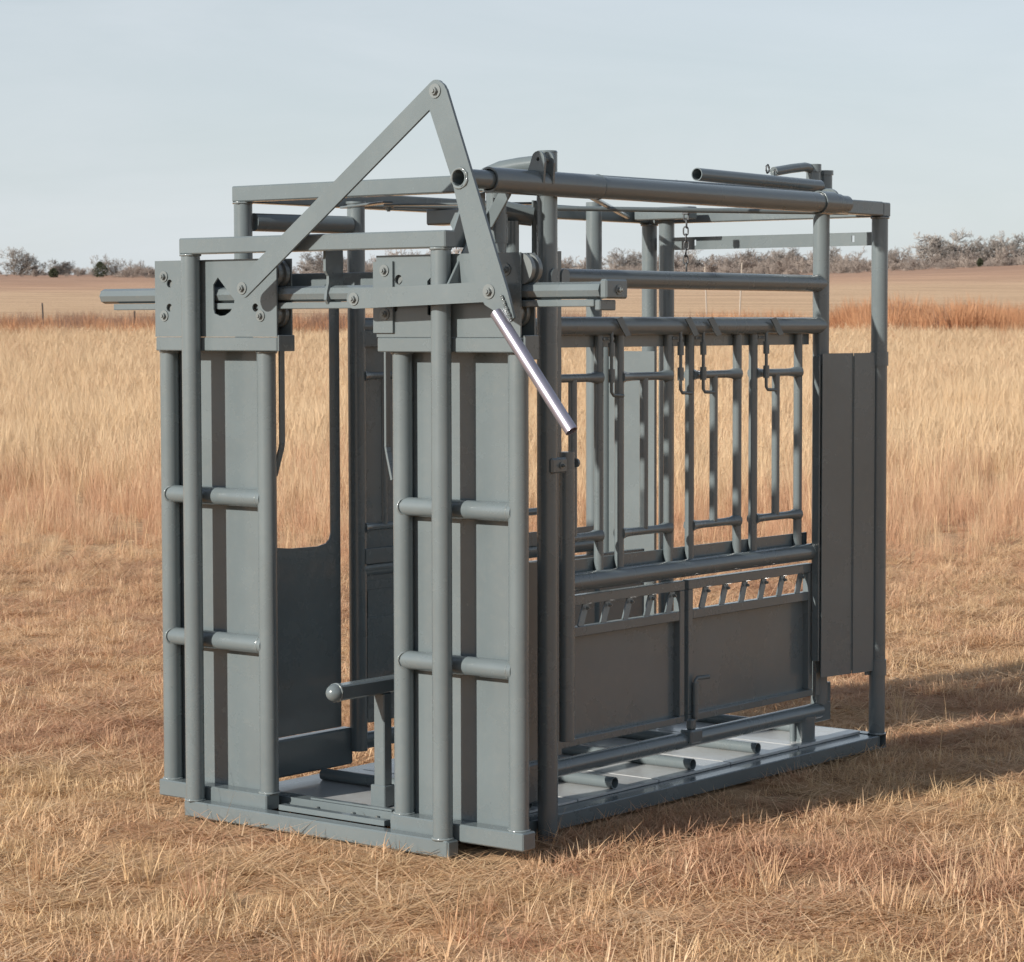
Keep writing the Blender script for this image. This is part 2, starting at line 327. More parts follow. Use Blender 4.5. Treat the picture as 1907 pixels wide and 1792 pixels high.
# sliding head gates
def head_gate(x0, xa, xb, x1, px0, px1, left):
    gt = P('sliding_gate', MB().box((xa+0.012, 0.124, 0.088), (xb-0.004, 0.130, 1.492), 0.001))
    for x in (xa, xb):
        u = P('upright', MB().tube((x, 0.098, 0.09), (x, 0.098, 1.489), R60, 30), parent=gt)
        for z in (0.094, 1.487): P('weld_bead', MB().ring_weld((x, 0.098, z), (0, 0, 1), R60+0.001), 'weld', gt)
    for z in (1.026, 0.5625):
        P('crossbar', MB().tube((xa+0.008, 0.094, z), (xb-0.008, 0.094, z), 0.0285, 28), parent=gt)
        P('weld_bead', MB().ring_weld((xa+R60*0.75, 0.0835, z), (0.75, -0.55, 0), 0.0255, 0.0035), 'weld', gt)
        P('weld_bead', MB().ring_weld((xb-R60*0.85, 0.094, z), (1, 0, 0), 0.0275, 0.003), 'weld', gt)
    P('bottom_box', MB().box((x0, 0.058, 0.040), (x1, 0.120, 0.0925), 0.004), parent=gt)
    P('trim_box', MB().box((px0+0.006, 0.050, 1.490), (px1+0.004, 0.122, 1.533), 0.003), parent=gt)
    w = 0.0
    out = [(px0, 1.5345), (px1, 1.5345), (px1, 1.778), (px0, 1.778)]
    if left:
        holes = [circ(-0.098, 1.705, 0.013), circ(-0.100, 1.628, 0.013), circ(0.282, 1.626, 0.013),
                 [(0.099, 1.622), (0.104, 1.608), (0.127, 1.600), (0.150, 1.602), (0.172, 1.613), (0.188, 1.632), (0.192, 1.650), (0.119, 1.722), (0.099, 1.700)]]
        bolts = [(-0.123, 1.728), (-0.122, 1.602), (0.305, 1.600)]
    else:
        holes = [circ(0.873, 1.705, 0.015), circ(1.253, 1.710, 0.014), circ(0.859, 1.62, 0.010),
                 [(0.985, 1.60), (1.03, 1.595), (1.07, 1.61), (1.08, 1.65), (1.01, 1.72), (0.985, 1.70)]]
        bolts = [(0.825, 1.733), (0.826, 1.603), (1.282, 1.729)]
    fp = P('roller_plate', MB().plate(out, holes, (0, 0.058, 0), (1, 0, 0), (0, 0, 1), 0.006), parent=gt)
    P('back_plate', MB().plate([(a, b) for a, b in out], [], (0, 0.124, 0), (1, 0, 0), (0, 0, 1), 0.006), parent=gt)
    if not left: P('overlay_plate', MB().plate([(0.779, 1.547), (0.856, 1.547), (0.856, 1.76), (0.779, 1.76)], [circ(0.8625, 1.705, 0.014, 18)] if False else [], (0, 0.0505, 0), (1, 0, 0), (0, 0, 1), 0.008), parent=gt)
    for bx, bz in bolts: bolt(gt, (bx, 0.0545 if left or bx > 1 else 0.046, bz))
    for rx in ((px0+0.055, px1-0.045) if left else (px0+0.055, px1-0.012)):
        for rz, rr in ((1.731, 0.041), (1.605, 0.037)):
            if not left and rx > 1.2 and rz < 1.65: rx -= 0.04
            r = MB().tube((rx, 0.067, rz), (rx, 0.083, rz), rr*1.12, 26).tube((rx, 0.083, rz), (rx, 0.101, rz), rr*0.9, 26).tube((rx, 0.101, rz), (rx, 0.117, rz), rr*1.12, 26)
            P('roller', r, 'bolt', gt)
    rx = xb+0.025 if left else xa-0.10
    if left: pts = [(0.312, 0.140, 1.49), (0.312, 0.140, 1.20), (0.309, 0.140, 1.185), (0.280, 0.138, 1.095)]
    else: pts = [(0.752, 0.140, 1.49), (0.752, 0.140, 1.20), (0.755, 0.140, 1.185), (0.778, 0.138, 1.10)]
    m = MB()
    for a, b in zip(pts[:-1], pts[1:]): m.bar(a, b, 0.022, 0.008, (0, 1, 0), 0.001)
    P('pull_rod', m, parent=gt)
    if left: P('end_tab', MB().box((0.378, 0.052, 1.49), (0.384, 0.125, 1.54)), parent=gt)
    else: P('end_tab', MB().box((1.34, 0.06, 1.47), (1.348, 0.125, 1.54)), parent=gt)
    return gt
gl = head_gate(-0.174, -0.147, 0.286, 0.310, -0.165, 0.373, True); gl['label'] = 'head gate panel with the cut-out window'
gr = head_gate(0.825, 0.850, 1.292, 1.338, 0.785, 1.334, False); gr['label'] = 'head gate panel beside the lever handle'

# gate rail (eight-sided) and its companions
rail = P('gate_rail', MB().tube((-0.441, 0.092, 1.667), (1.602, 0.092, 1.667), 0.0245, 8)); rail.data.polygons.foreach_set('use_smooth', [False]*len(rail.data.polygons))
P('lower_strip', MB().box((-0.377, 0.070, 1.621), (1.585, 0.108, 1.641)), parent=rail)
P('end_block', MB().box((1.603, 0.072, 1.643), (1.628, 0.176, 1.698), 0.005), parent=rail)
P('end_block', MB().box((1.586, 0.072, 1.610), (1.605, 0.150, 1.640), 0.003), parent=rail)
bolt(rail, (1.628, 0.13, 1.668), (1, 0, 0), 0.008)
P('back_rail', MB().box((0.02, 0.186, 1.690), (1.08, 0.192, 1.732)).box((0.02, 0.192, 1.728), (1.08, 0.225, 1.733)))
P('rail_hanger', MB().plate([(0.056, 1.80), (0.135, 1.80), (0.135, 1.655), (0.118, 1.632), (0.095, 1.624), (0.073, 1.630), (0.058, 1.648), (0.062, 1.675), (0.070, 1.70), (0.070, 1.72), (0.056, 1.735)], [], (0.574, 0, 0), (0, 1, 0), (0, 0, 1), 0.010))
tr = P('gate_track', MB().box((0.0, 0.150, 0.030), (1.10, 0.157, 0.075), 0.001).box((0.0, 0.157, 0.066), (1.10, 0.215, 0.073), 0.001))
P('guide_strip', MB().box((0.36, 0.061, 0.051), (0.80, 0.090, 0.068), 0.001), parent=tr)
P('guide_strip', MB().box((0.40, 0.165, 0.0735), (0.74, 0.178, 0.080), 0.001), parent=tr)
for x in (0.45, 0.6, 0.70): bolt(tr, (x, 0.149, 0.055), r=0.006, washer=False)

# head gate lever, its two links and the bare steel handle
def flat_link(name, a, b, hw, y, t):
    a = Vector((a[0], a[1])); b = Vector((b[0], b[1])); d = (b-a).normalized(); an = math.atan2(d.y, d.x)
    out = circ(a.x, a.y, hw, 12, an+math.pi/2, an+3*math.pi/2) + circ(b.x, b.y, hw, 12, an-math.pi/2, an+math.pi/2)
    return P(name, MB().plate(out, [], (0, y, 0), (1, 0, 0), (0, 0, 1), t))
dl = flat_link('diagonal_link', (0.317, 1.685), (1.098, 2.246), 0.0305, -0.034, 0.009)
bolt(dl, (0.317, -0.039, 1.685), r=0.011)
ll = flat_link('cross_link', (0.778, 1.648), (1.303, 1.665), 0.029, -0.034, 0.009)
bolt(ll, (0.778, -0.039, 1.648), r=0.011)
lev_out = [(1.371, 1.661), (1.147, 2.246)] + circ(1.114, 2.236, 0.033, 8, 0.35, math.pi-0.1) + [(1.084, 2.190), (1.164, 1.994), (1.264, 1.662), (1.287, 1.627), (1.340, 1.60), (1.378, 1.578), (1.393, 1.590)]
lever = P('lever', MB().plate(lev_out, [circ(1.196, 1.99, 0.0245, 24)], (0, -0.0445, 0), (1, 0, 0), (0, 0, 1), 0.010))
bolt(lever, (1.106, -0.050, 2.243), r=0.012); bolt(lever, (1.303, -0.050, 1.665), r=0.012)
ha, hb = Vector((1.333, -0.055, 1.605)), Vector((1.599, -0.052, 1.274))
P('handle', MB().tube(ha, hb, 0.0188, 24, wall=0.003), 'steel', lever, label='shiny bare steel handle tube')
wb = MB()
for i in range(13):
    f = i/12; p = Vector((1.352, -0.054, 1.652)).lerp(Vector((1.386, -0.058, 1.588)), f); wb.ring_weld(p, (0.4, -0.2, -0.9), 0.0025, 0.0035, 8, 5)
P('weld_bead', wb, 'weld', lever)
P('weld_bead', MB().ring_weld((1.196, -0.051, 1.99), (0, 1, 0), 0.0285, 0.0045), 'weld', lever)

# control tube along the top of the right side
TX, TZ = 1.193, 1.991
ct = P('control_tube', MB().tube((TX, -0.053, TZ), (TX, 0.10, TZ), 0.0275, 28, wall=0.004).tube((TX, 0.62, TZ), (TX, 2.03, TZ), 0.0345, 30).tube((TX, 2.03, TZ), (TX, 2.085, TZ), 0.030, 28))
P('sleeve', MB().tube((TX, 0.085, TZ), (TX, 0.615, TZ), 0.0375, 30, wall=0.006), parent=ct)
P('sleeve', MB().tube((TX, 1.90, TZ), (TX, 1.985, TZ), 0.040, 30, wall=0.004), parent=ct)
P('weld_bead', MB().ring_weld((TX, 0.617, TZ), (0, 1, 0), 0.036, 0.004), 'paint', ct)
for y in (0.300, 0.346):
    P('clevis', MB().plate([(1.160, 1.990), (1.232, 1.990), (1.2365, 2.05)] + circ(1.212, 2.060, 0.024, 10, -0.1, math.pi-0.6) , [circ(1.212, 2.060, 0.006, 10)], (0, y, 0), (1, 0, 0), (0, 0, 1), 0.009), parent=ct)
P('pivot_pin', MB().tube((1.212, 0.306, 2.060), (1.212, 0.36, 2.060), 0.0075, 12), 'bolt', ct)

# brackets between the header and the control tube
P('gusset_plate', MB().plate([(0.052, 1.797), (0.052, 1.842), (0.102, 1.940), (0.20, 1.965), (0.20, 1.90), (0.10, 1.797)], [], (1.085, 0, 0), (0, 1, 0), (0, 0, 1), 0.008))
P('brace_bar', MB().bar((1.104, 0.022, 1.668), (1.104, 0.165, 1.868), 0.052, 0.008, (0, 1, -0.3)))
P('slotted_tab', MB().plate([(0.955, 1.872), (0.975, 1.906), (1.03, 1.906), (1.03, 1.80), (1.0, 1.803)], [circ(0.995, 1.858, 0.006, 10), circ(1.002, 1.885, 0.005, 10)], (0, 0.20, 0), (1, 0, 0), (0, 0, 1), 0.006))
P('brace_bar', MB().bar((1.092, 0.20, 1.860), (1.170, 0.20, 1.965), 0.040, 0.008, (1, 0, -0.8)))

# main frame: corner posts, top beams, floor
for (x, y, z1) in ((0.028, 0.265, 1.968), (1.078, 0.265, 1.968), (1.070, 2.530, 1.963), (0.034, 2.530, 1.963)):
    po = P('corner_post', MB().tube((x, y, 0.051), (x, y, z1), R60, 30))
    P('weld_bead', MB().ring_weld((x, y, z1-0.002), (0, 0, 1), R60+0.001), 'weld', po); P('weld_bead', MB().ring_weld((x, y, 0.054), (0, 0, 1), R60+0.001), 'weld', po)
P('post_sleeve', MB().tube((1.078, 0.265, 1.815), (1.078, 0.265, 1.90), 0.034, 28))
P('top_beam', MB().box((0.0, 0.240, 1.969), (1.10, 0.291, 2.020), 0.004))
P('top_beam', MB().box((0.0, 2.506, 1.964), (1.10, 2.557, 2.016), 0.004))
for x in (0.0, 1.049): P('top_beam', MB().box((x, 0.2915, 1.967), (x+0.051, 2.5055, 2.018), 0.004))
for x in (0.0, 1.000): P('base_sill', MB().box((x, 0.22, 0.0), (x+0.095, 2.505, 0.0495), 0.003))
rs = MB()
rs.box((0.0, 2.506, 0.0), (1.095, 2.510, 0.052), 0.0005).box((0.0, 2.553, 0.0), (1.095, 2.557, 0.052), 0.0005).box((0.0, 2.5105, 0.0), (1.095, 2.5525, 0.004), 0.0005).box((0.0, 2.5105, 0.048), (1.095, 2.5525, 0.052), 0.0005)
P('rear_sill', rs)
edges = [0.23, 0.75, 1.20, 1.63, 2.07, 2.50]
for i in range(5):
    P('floor_plate', MB().box((0.10, edges[i]+0.003, 0.0505), (1.018, edges[i+1]-0.003, 0.0580+0.0006*i), 0.001), 'floor')
for y, xe in ((0.52, 1.0), (0.975, 1.0), (1.425, 1.0), (1.845, 0.99), (2.335, 0.83)):
    P('floor_cleat', MB().tube((0.13, y, 0.0775), (xe, y, 0.0775), 0.0195, 22, wall=0.003))

# front outer post with its arm, clamp and the hinge pipe
op = P('outer_post', MB().tube((1.130, 0.447, -0.012), (1.130, 0.447, 2.090), 0.0315, 32))
P('cap', MB().tube((1.130, 0.447, 2.0905), (1.130, 0.447, 2.096), 0.0325, 28, r2=0.030), parent=op)
P('swing_arm', MB().path([(1.125, 0.444, 2.060), (1.04, 0.432, 2.054), (0.97, 0.425, 2.046), (0.92, 0.42, 2.030), (0.87, 0.415, 1.995)], 0.0255, 18), parent=op)
P('lug', MB().plate([(-0.02, -0.045), (0.02, -0.045)] + circ(0, 0.02, 0.02, 10, 0, math.pi), [], (1.164, 0.44, 1.70), (0, 1, 0), (0, 0, 1), 0.008), parent=op)
P('lug', MB().plate([(-0.02, -0.045), (0.02, -0.045)] + circ(0, 0.02, 0.02, 10, 0, math.pi), [], (1.164, 0.49, 1.70), (0, 1, 0), (0, 0, 1), 0.008), parent=op)
P('clamp', MB().box((1.130, 0.425, 1.118), (1.1665, 0.503, 1.166), 0.006), parent=op)
bolt(op, (1.167, 0.470, 1.142), (1, 0, 0), 0.006)
hp = P('hinge_pipe', MB().tube((1.130, 0.545, 0.283), (1.130, 0.545, 1.180), 0.0245, 26))
P('tab', MB().plate(circ(0, 0, 0.014, 14), [], (1.143, 0.574, 1.145), (1, 0, 0), (0, 0, 1), 0.008), parent=hp)

# squeeze sides
def squeeze_side(X, sgn, y0, y1, full=True):
    """X plane of the side, sgn +1 for the side whose outside faces +x"""
    o = lambda d: X + sgn*d
    sd = P('squeeze_side', MB().box((o(-0.030), y0, 1.498), (o(-0.022), y1, 1.552), 0.001)); P('flat_strip', MB().box((o(-0.034), y0, 0.765), (o(-0.027), y1, 0.816), 0.001), parent=sd)
    for y, z0, z1 in ((y0-0.005, 0.13, 1.975), (y1+0.045, 0.185, 2.03)):
        P('side_post', MB().tube((X, y, z0), (X, y, z1), R60, 26), parent=sd)
    for z, r in ((1.718, R60), (1.566, R60), (0.747, R60), (0.160, 0.0285)):
        P('rail', MB().tube((X, y0-0.01, z), (X, y1+0.04, z), r, 26), parent=sd)
    panels = [(0.663, 0.943, 1), (1.056, 1.335, 1), (1.462, 1.754, 0), (1.855, 2.150, 0)]
    for a, b, right in panels:
        if b > y1: continue
        a = max(a, y0 + 0.004)
        if a > b - 0.10: continue
        for y in (a, b):
            P('drop_bar', MB().tube((o(-0.012), y, 0.770), (o(-0.012), y, 1.545), 0.0158, 18), parent=sd)
        for z, fl in ((1.400, 1), (0.888, -1)):                # coped cross bars with flared ends
            n = 9; pts = []; rad = []
            for k in range(n):
                f = k/(n-1); yy = a + (b-a)*f; e = abs(2*f-1)
                pts.append((o(-0.012), yy, z)); rad.append(0.0135 + 0.011*max(0, (e-0.55)/0.45)**2)
            P('cross_bar', MB().path(pts, rad, 16), parent=sd)
        P('drop_bar', MB().tube((o(-0.012), (a+b)/2, 0.895), (o(-0.012), (a+b)/2, 1.395), 0.0145, 16), parent=sd)
        yl = b-0.004 if right else a+0.004
        yl += 0.034*(1 if right else 1)
        P('latch_blade', MB().plate([(-0.012, 0.024), (0.012, 0.030), (0.050, -0.030), (0.028, -0.034)], [], (o(0.038), yl+0.012, 1.566), (sgn*0.25, 0.97, 0), (0, 0, 1), 0.006), parent=sd)
        P('latch_rod', MB().path([(o(0.018), yl, 1.55), (o(0.018), yl, 1.45), (o(0.018), yl, 1.352), (o(0.020), yl+0.008, 1.342), (o(0.03), yl+0.048, 1.340)], 0.0058, 10), parent=sd)
        for z in (1.49, 1.405): P('latch_sleeve', MB().tube((o(0.018), yl, z-0.022), (o(0.018), yl, z+0.022), 0.011, 14), parent=sd)
        P('latch_plate', MB().box((o(0.002), yl-0.03, 1.520), (o(0.008), yl+0.03, 1.530)), parent=sd)
    # two kick panels with louvred tops
    for a, b in ((max(y0, 0.66), 1.402), (1.426, 2.222 if full else 2.36)):
        if b-a < 0.2: continue
        kp = P('kick_panel', MB().box((o(-0.020), a+0.02, 0.238), (o(-0.015), b-0.02, 0.580), 0.0005), parent=sd)
        fr = MB()
        fr.box((o(-0.018), a, 0.674), (o(0.012), b, 0.706), 0.002).box((o(-0.016), a+0.028, 0.572), (o(0.010), b-0.028, 0.604), 0.002).box((o(-0.018), a, 0.222), (o(0.012), b, 0.246), 0.002)
        fr.box((o(-0.017), a, 0.2465), (o(0.011), a+0.027, 0.6735), 0.002).box((o(-0.017), b-0.027, 0.2465), (o(0.011), b, 0.6735), 0.002)
        P('panel_frame', fr, parent=sd)
        k = 0; y = a + 0.105 if a > 1 else 0.84
        while y < b-0.05:
            P('louver', MB().bar((o(-0.004), y+0.022, 0.676), (o(0.004), y-0.020, 0.600), 0.030, 0.006, (0, 1, 0)), parent=sd)
            bolt(sd, (o(0.004), y+0.012, 0.660), (sgn, 0, 0), 0.006, washer=False)
            y += 0.122
    if full:
        P('panel_latch', MB().path([(o(0.022), 1.452, 0.225), (o(0.022), 1.452, 0.30), (o(0.022), 1.452, 0.362), (o(0.024), 1.460, 0.370), (o(0.045), 1.50, 0.372)], 0.0075, 10), parent=sd)
        for z in (0.265, 0.325): P('latch_sleeve', MB().tube((o(0.022), 1.452, z-0.03), (o(0.022), 1.452, z+0.03), 0.012, 14), parent=sd)
        P('rail_clamp', MB().box((o(-0.01), 1.40, 0.150), (o(0.042), 1.470, 0.197), 0.006).box((o(0.005), 1.418, 0.197), (o(0.030), 1.448, 0.232), 0.004), parent=sd)
        P('hinge_strip', MB().box((o(0.012), 2.235, 0.22), (o(0.018), 2.262, 1.46), 0.001), parent=sd)
    return sd
right = squeeze_side(0.970, 1, 0.655, 2.240); right['label'] = 'squeeze side with drop bars and louvred kick panels facing the viewer'
left = squeeze_side(0.115, -1, 0.720, 2.010, False); left['label'] = 'squeeze side seen through the frame on the far side'
# rear pivot of the right side
pv = P('pivot_stub', MB().tube((0.972, 2.186, 0.050), (0.972, 2.186, 0.068), 0.040, 26).tube((0.972, 2.186, 0.068), (0.972, 2.186, 0.135), 0.0365, 26).tube((0.972, 2.186, 0.1355), (0.972, 2.186, 0.152), 0.0385, 26))
P('arm_plate', MB().box((0.940, 2.238, 0.115), (0.9655, 2.375, 0.182)).box((0.940, 2.335, 0.1825), (0.9655, 2.375, 0.255)), parent=pv)
P('grease_tube', MB().tube((0.945, 2.145, 0.052), (0.945, 2.145, 0.14), 0.011, 14), parent=pv)
pf = P('pivot_stub', MB().tube((0.972, 0.60, 0.050), (0.972, 0.60, 0.14), 0.0325, 26))
# tops of the rear posts with folded handles above the control tube
rp = P('post_cap', MB().tube((0.97, 2.228, 2.02), (0.97, 2.228, 2.118), 0.026, 24).tube((0.97, 2.228, 2.1185), (0.97, 2.228, 2.146), 0.029, 24))
P('post_cap', MB().tube((0.97, 2.309, 2.02), (0.97, 2.309, 2.110), 0.026, 24).tube((0.97, 2.309, 2.1105), (0.97, 2.309, 2.127), 0.030, 24))
P('squeeze_handle', MB().tube((1.10, 1.294, 2.064), (1.10, 2.060, 2.056), 0.0215, 26, wall=0.003))
P('stub_pipe', MB().path([(0.97, 1.965, 2.108), (0.97, 2.08, 2.124), (0.97, 2.17, 2.134), (0.97, 2.215, 2.130)], 0.0165, 16))
P('clip_ring', MB().ring_weld((0.97, 1.925, 2.116), (1, 0.2, 0), 0.014, 0.004), 'chain')
P('collar_plate', MB().plate(circ(0, 0, 0.046, 22), [], (1.165, 2.015, 1.998), (1, 0, 0), (0, 0, 1), 0.012))
P('strap', MB().box((1.085, 2.06, 2.019), (1.125, 2.12, 2.050), 0.006))
P('link_rod', MB().tube((0.60, 0.65, 2.040), (0.86, 2.10, 2.046), 0.008, 12)); P('link_rod', MB().tube((1.02, 0.60, 2.034), (1.02, 2.10, 2.040), 0.011, 12))
for p in ((0.80, 0.9), (0.84, 1.55), (0.78, 1.25)): bolt(chute, (p[0], p[1], 2.05), (0, 0, 1), 0.009)

# side door hung on the rear right post
z0, z1 = 0.291, 1.466
door = P('side_door', MB().plate([(0, z0), (0.170, z0), (0.170, z1), (0, z1)], [], (1.019, 2.216, 0), Vector((0.027, 0.167, 0)).normalized(), (0, 0, 1), 0.004).plate([(0.1705, z0), (0.285, z0), (0.285, z1), (0.1705, z1)], [], (1.0215, 2.2155, 0), Vector((0.030, 0.167, 0)).normalized(), (0, 0, 1), 0.004), label='folded sheet door hung beside the rear post')
P('fold_seam', MB().tube((1.0485, 2.3835, z0+0.01), (1.0485, 2.3835, z1-0.01), 0.0022, 8), parent=door)
P('edge_flange', MB().box((0.985, 2.205, z0+0.06), (1.015, 2.213, z1-0.01)), parent=door)
for a, b in ((1.418, 1.470), (0.272, 0.330)):
    P('hinge_collar', MB().tube((1.070, 2.530, a), (1.070, 2.530, b), 0.0345, 28, wall=0.0035).box((1.050, 2.470, a+0.004), (1.060, 2.506, b-0.004)), parent=door)
P('door_stile', MB().box((1.040, 2.4885, z0), (1.064, 2.4975, z1), 0.001), parent=door)

# left front arm, shield sheet and lower arm
P('swing_arm', MB().tube((0.040, 0.30, 1.905), (0.112, 0.685, 1.905), 0.0295, 24))
P('post_cap', MB().tube((0.115, 0.715, 1.976), (0.115, 0.715, 1.984), 0.034, 24))
sh = [(0.275, 0.215), (0.662, 0.215), (0.662, 1.80), (0.616, 1.80), (0.616, 0.875), (0.609, 0.855), (0.593, 0.842), (0.55, 0.834), (0.42, 0.836), (0.275, 0.85)]
P('shield_sheet', MB().plate(sh, [], (0.082, 0, 0), (0, 1, 0), (0, 0, 1), 0.005))
P('shield_sheet', MB().plate(sh, [], (1.018, 0, 0), (0, 1, 0), (0, 0, 1), 0.005))
P('lower_arm', MB().box((0.996, 0.285, 0.085), (1.040, 0.560, 0.210), 0.006))
P('lower_arm', MB().box((0.060, 0.285, 0.085), (0.104, 0.700, 0.210), 0.006))
P('cover_strip', MB().box((0.126, 0.738, 0.235), (0.132, 0.930, 1.595)))
P('foot_post', MB().box((0.582, 0.262, 0.060), (0.626, 0.300, 0.418), 0.003).box((0.572, 0.256, 0.0585), (0.632, 0.306, 0.128), 0.003))
sb = P('stop_bar', MB().box((0.579, 0.062, 0.419), (0.629, 0.66, 0.466), 0.005))
m = MB(); nr = 10
pr = [(0.0285*math.sin(math.pi*0.5*k/nr), 0.062-0.034*math.cos(math.pi*0.5*k/nr)) for k in range(nr+1)]
for k in range(nr): m.tube((0.604, pr[k][1], 0.4425), (0.604, pr[k+1][1], 0.4425), max(pr[k][0], 0.0005), 24, r2=pr[k+1][0], caps=False)
P('ball_end', m, parent=sb)
P('weld_bead', MB().ring_weld((0.604, 0.062, 0.4425), (0, 1, 0), 0.028, 0.004), 'weld', sb)

# tail gate and rear rail
tg = P('tail_gate', MB().box((-0.125, 2.450, 0.20), (0.115, 2.455, 1.468), 0.001))
P('upright', MB().tube((0.172, 2.450, 0.060), (0.172, 2.450, 1.975), R60, 26), parent=tg)
P('upright', MB().tube((-0.128, 2.455, 0.15), (-0.128, 2.455, 1.49), 0.024, 22), parent=tg)
P('crossbar', MB().tube((-0.125, 2.462, 0.62), (0.145, 2.462, 0.62), 0.024, 22), parent=tg)
P('roller_box', MB().box((0.063, 2.385, 1.974), (0.318, 2.445, 2.0215), 0.004), parent=tg)
rr = P('rear_rail', MB().plate([(0.06, 1.862), (1.042, 1.862), (1.042, 1.911), (0.06, 1.911)], [[(0.222+dx, 1.878+dz) for dx, dz in ((0, 0), (0.010, 0), (0.010, 0.022), (0, 0.022))], [(0.930+dx, 1.876+dz) for dx, dz in ((0, 0), (0.012, 0), (0.012, 0.024), (0, 0.024))]], (0, 2.566, 0), (1, 0, 0), (0, 0, 1), 0.005).box((0.06, 2.569, 1.906), (1.042, 2.615, 1.911), 0.0005))
# release chain
ch = P('release_chain', MB().box((0.352, 2.292, 1.985), (0.380, 2.308, 2.012)), 'chain')
def link_mesh():
    m = MB(); n = 16; k = 6; vs = []; fs = []
    for i in range(n):
        th = 2*math.pi*i/n; c = Vector((0.009*math.cos(th), 0, (0.016 if math.sin(th) > 0 else -0.016)*(abs(math.sin(th))**0.5 if abs(math.sin(th)) > 1e-6 else 0))); e = Vector((math.cos(th), 0, math.sin(th)))
        for j in range(k): ph = 2*math.pi*j/k; vs.append(c + e*0.003*math.cos(ph) + Vector((0, 1, 0))*0.003*math.sin(ph))
    for i in range(n):
        for j in range(k): fs.append((i*k+j, ((i+1) % n)*k+j, ((i+1) % n)*k+(j+1) % k, i*k+(j+1) % k))
    return m.add(vs, fs, True)
lk0 = None
for i in range(8):
    if lk0 is None: lk = lk0 = P('chain_link', link_mesh(), 'chain', ch)
    else: lk = lk0.copy(); col.objects.link(lk); lk.parent = ch
    lk.location = (0.366+0.002*math.sin(i*2), 2.30, 1.978 - 0.0272*i); lk.rotation_euler = (0, 0.05*math.sin(i*1.7), 0.5 + (math.pi/2 if i % 2 else 0))
# bars and boxes seen under the top beams
P('sync_bar', MB().bar((0.19, 0.575, 1.957), (0.555, 0.375, 1.957), 0.035, 0.007, (1, 1, 0))); P('sync_bar', MB().bar((0.545, 0.37, 1.948), (0.98, 0.60, 1.948), 0.035, 0.007, (1, -1, 0)))
bolt(chute, (0.557, 0.374, 1.943), (0, 0, -1), 0.010)
P('stop_block', MB().box((0.645, 0.45, 1.884), (0.80, 0.53, 1.934), 0.005))
P('cross_rod', MB().tube((0.06, 2.35, 1.985), (1.04, 0.75, 1.985), 0.009, 10)); P('cross_rod', MB().tube((0.06, 0.75, 1.975), (1.04, 2.35, 1.975), 0.009, 10))
P('valve_body', MB().tube((0.90, 0.47, 1.925), (0.99, 0.555, 1.905), 0.036, 22, r2=0.030))
P('lock_plate', MB().box((0.985, 0.556, 1.77), (0.992, 0.592, 1.955), 0.001).box((0.992, 0.575, 1.77), (1.02, 0.581, 1.955), 0.001))
P('lock_stem', MB().tube((0.96, 0.49, 1.74), (0.96, 0.49, 1.89), 0.022, 18))

# ------------------------------------------------------------------ grass (geometry-node instances)
def blade_mesh(name, mat, blades, seg=3):
    """blades: (x, y, heading, lean, length, width, curl)"""
    V = []; F = []; H = []; T = []
    for (x, y, hd, lean, ln, wd, curl) in blades:
        d = Vector((math.cos(hd), math.sin(hd), 0)); sd = Vector((-d.y, d.x, 0)); o = len(V); p = Vector((x, y, 0)); tn = random.random(); a = lean
        tw = random.uniform(-0.9, 0.9); sd = (sd*math.cos(tw) + d*math.sin(tw))
        for k in range(seg+1):
            f = k/seg; w = wd*(1-f**1.6)*0.5
            if k < seg: V += [p - sd*w, p + sd*w]; H += [f, f]; T += [tn, tn]
            else: V.append(p.copy()); H.append(1.0); T.append(tn)
            p = p + (d*math.sin(a) + Vector((0, 0, 1))*math.cos(a))*(ln/seg); a += curl/seg
        for k in range(seg-1): F.append((o+2*k, o+2*k+1, o+2*k+3, o+2*k+2))
        F.append((o+2*seg-2, o+2*seg-1, o+2*seg))
    me = bpy.data.meshes.new(name); me.from_pydata([tuple(v) for v in V], [], F); me.update()
    for nm, arr in (('height', H), ('tone', T)):
        at = me.attributes.new(nm, 'FLOAT', 'POINT'); at.data.foreach_set('value', arr)
    me.materials.append(M[mat]); return me
def library(name, meshes):
    c = bpy.data.collections.new(name)
    for i, me in enumerate(meshes):
        o = bpy.data.objects.new(f'{name}_{i:02d}', me); c.objects.link(o)
    return c
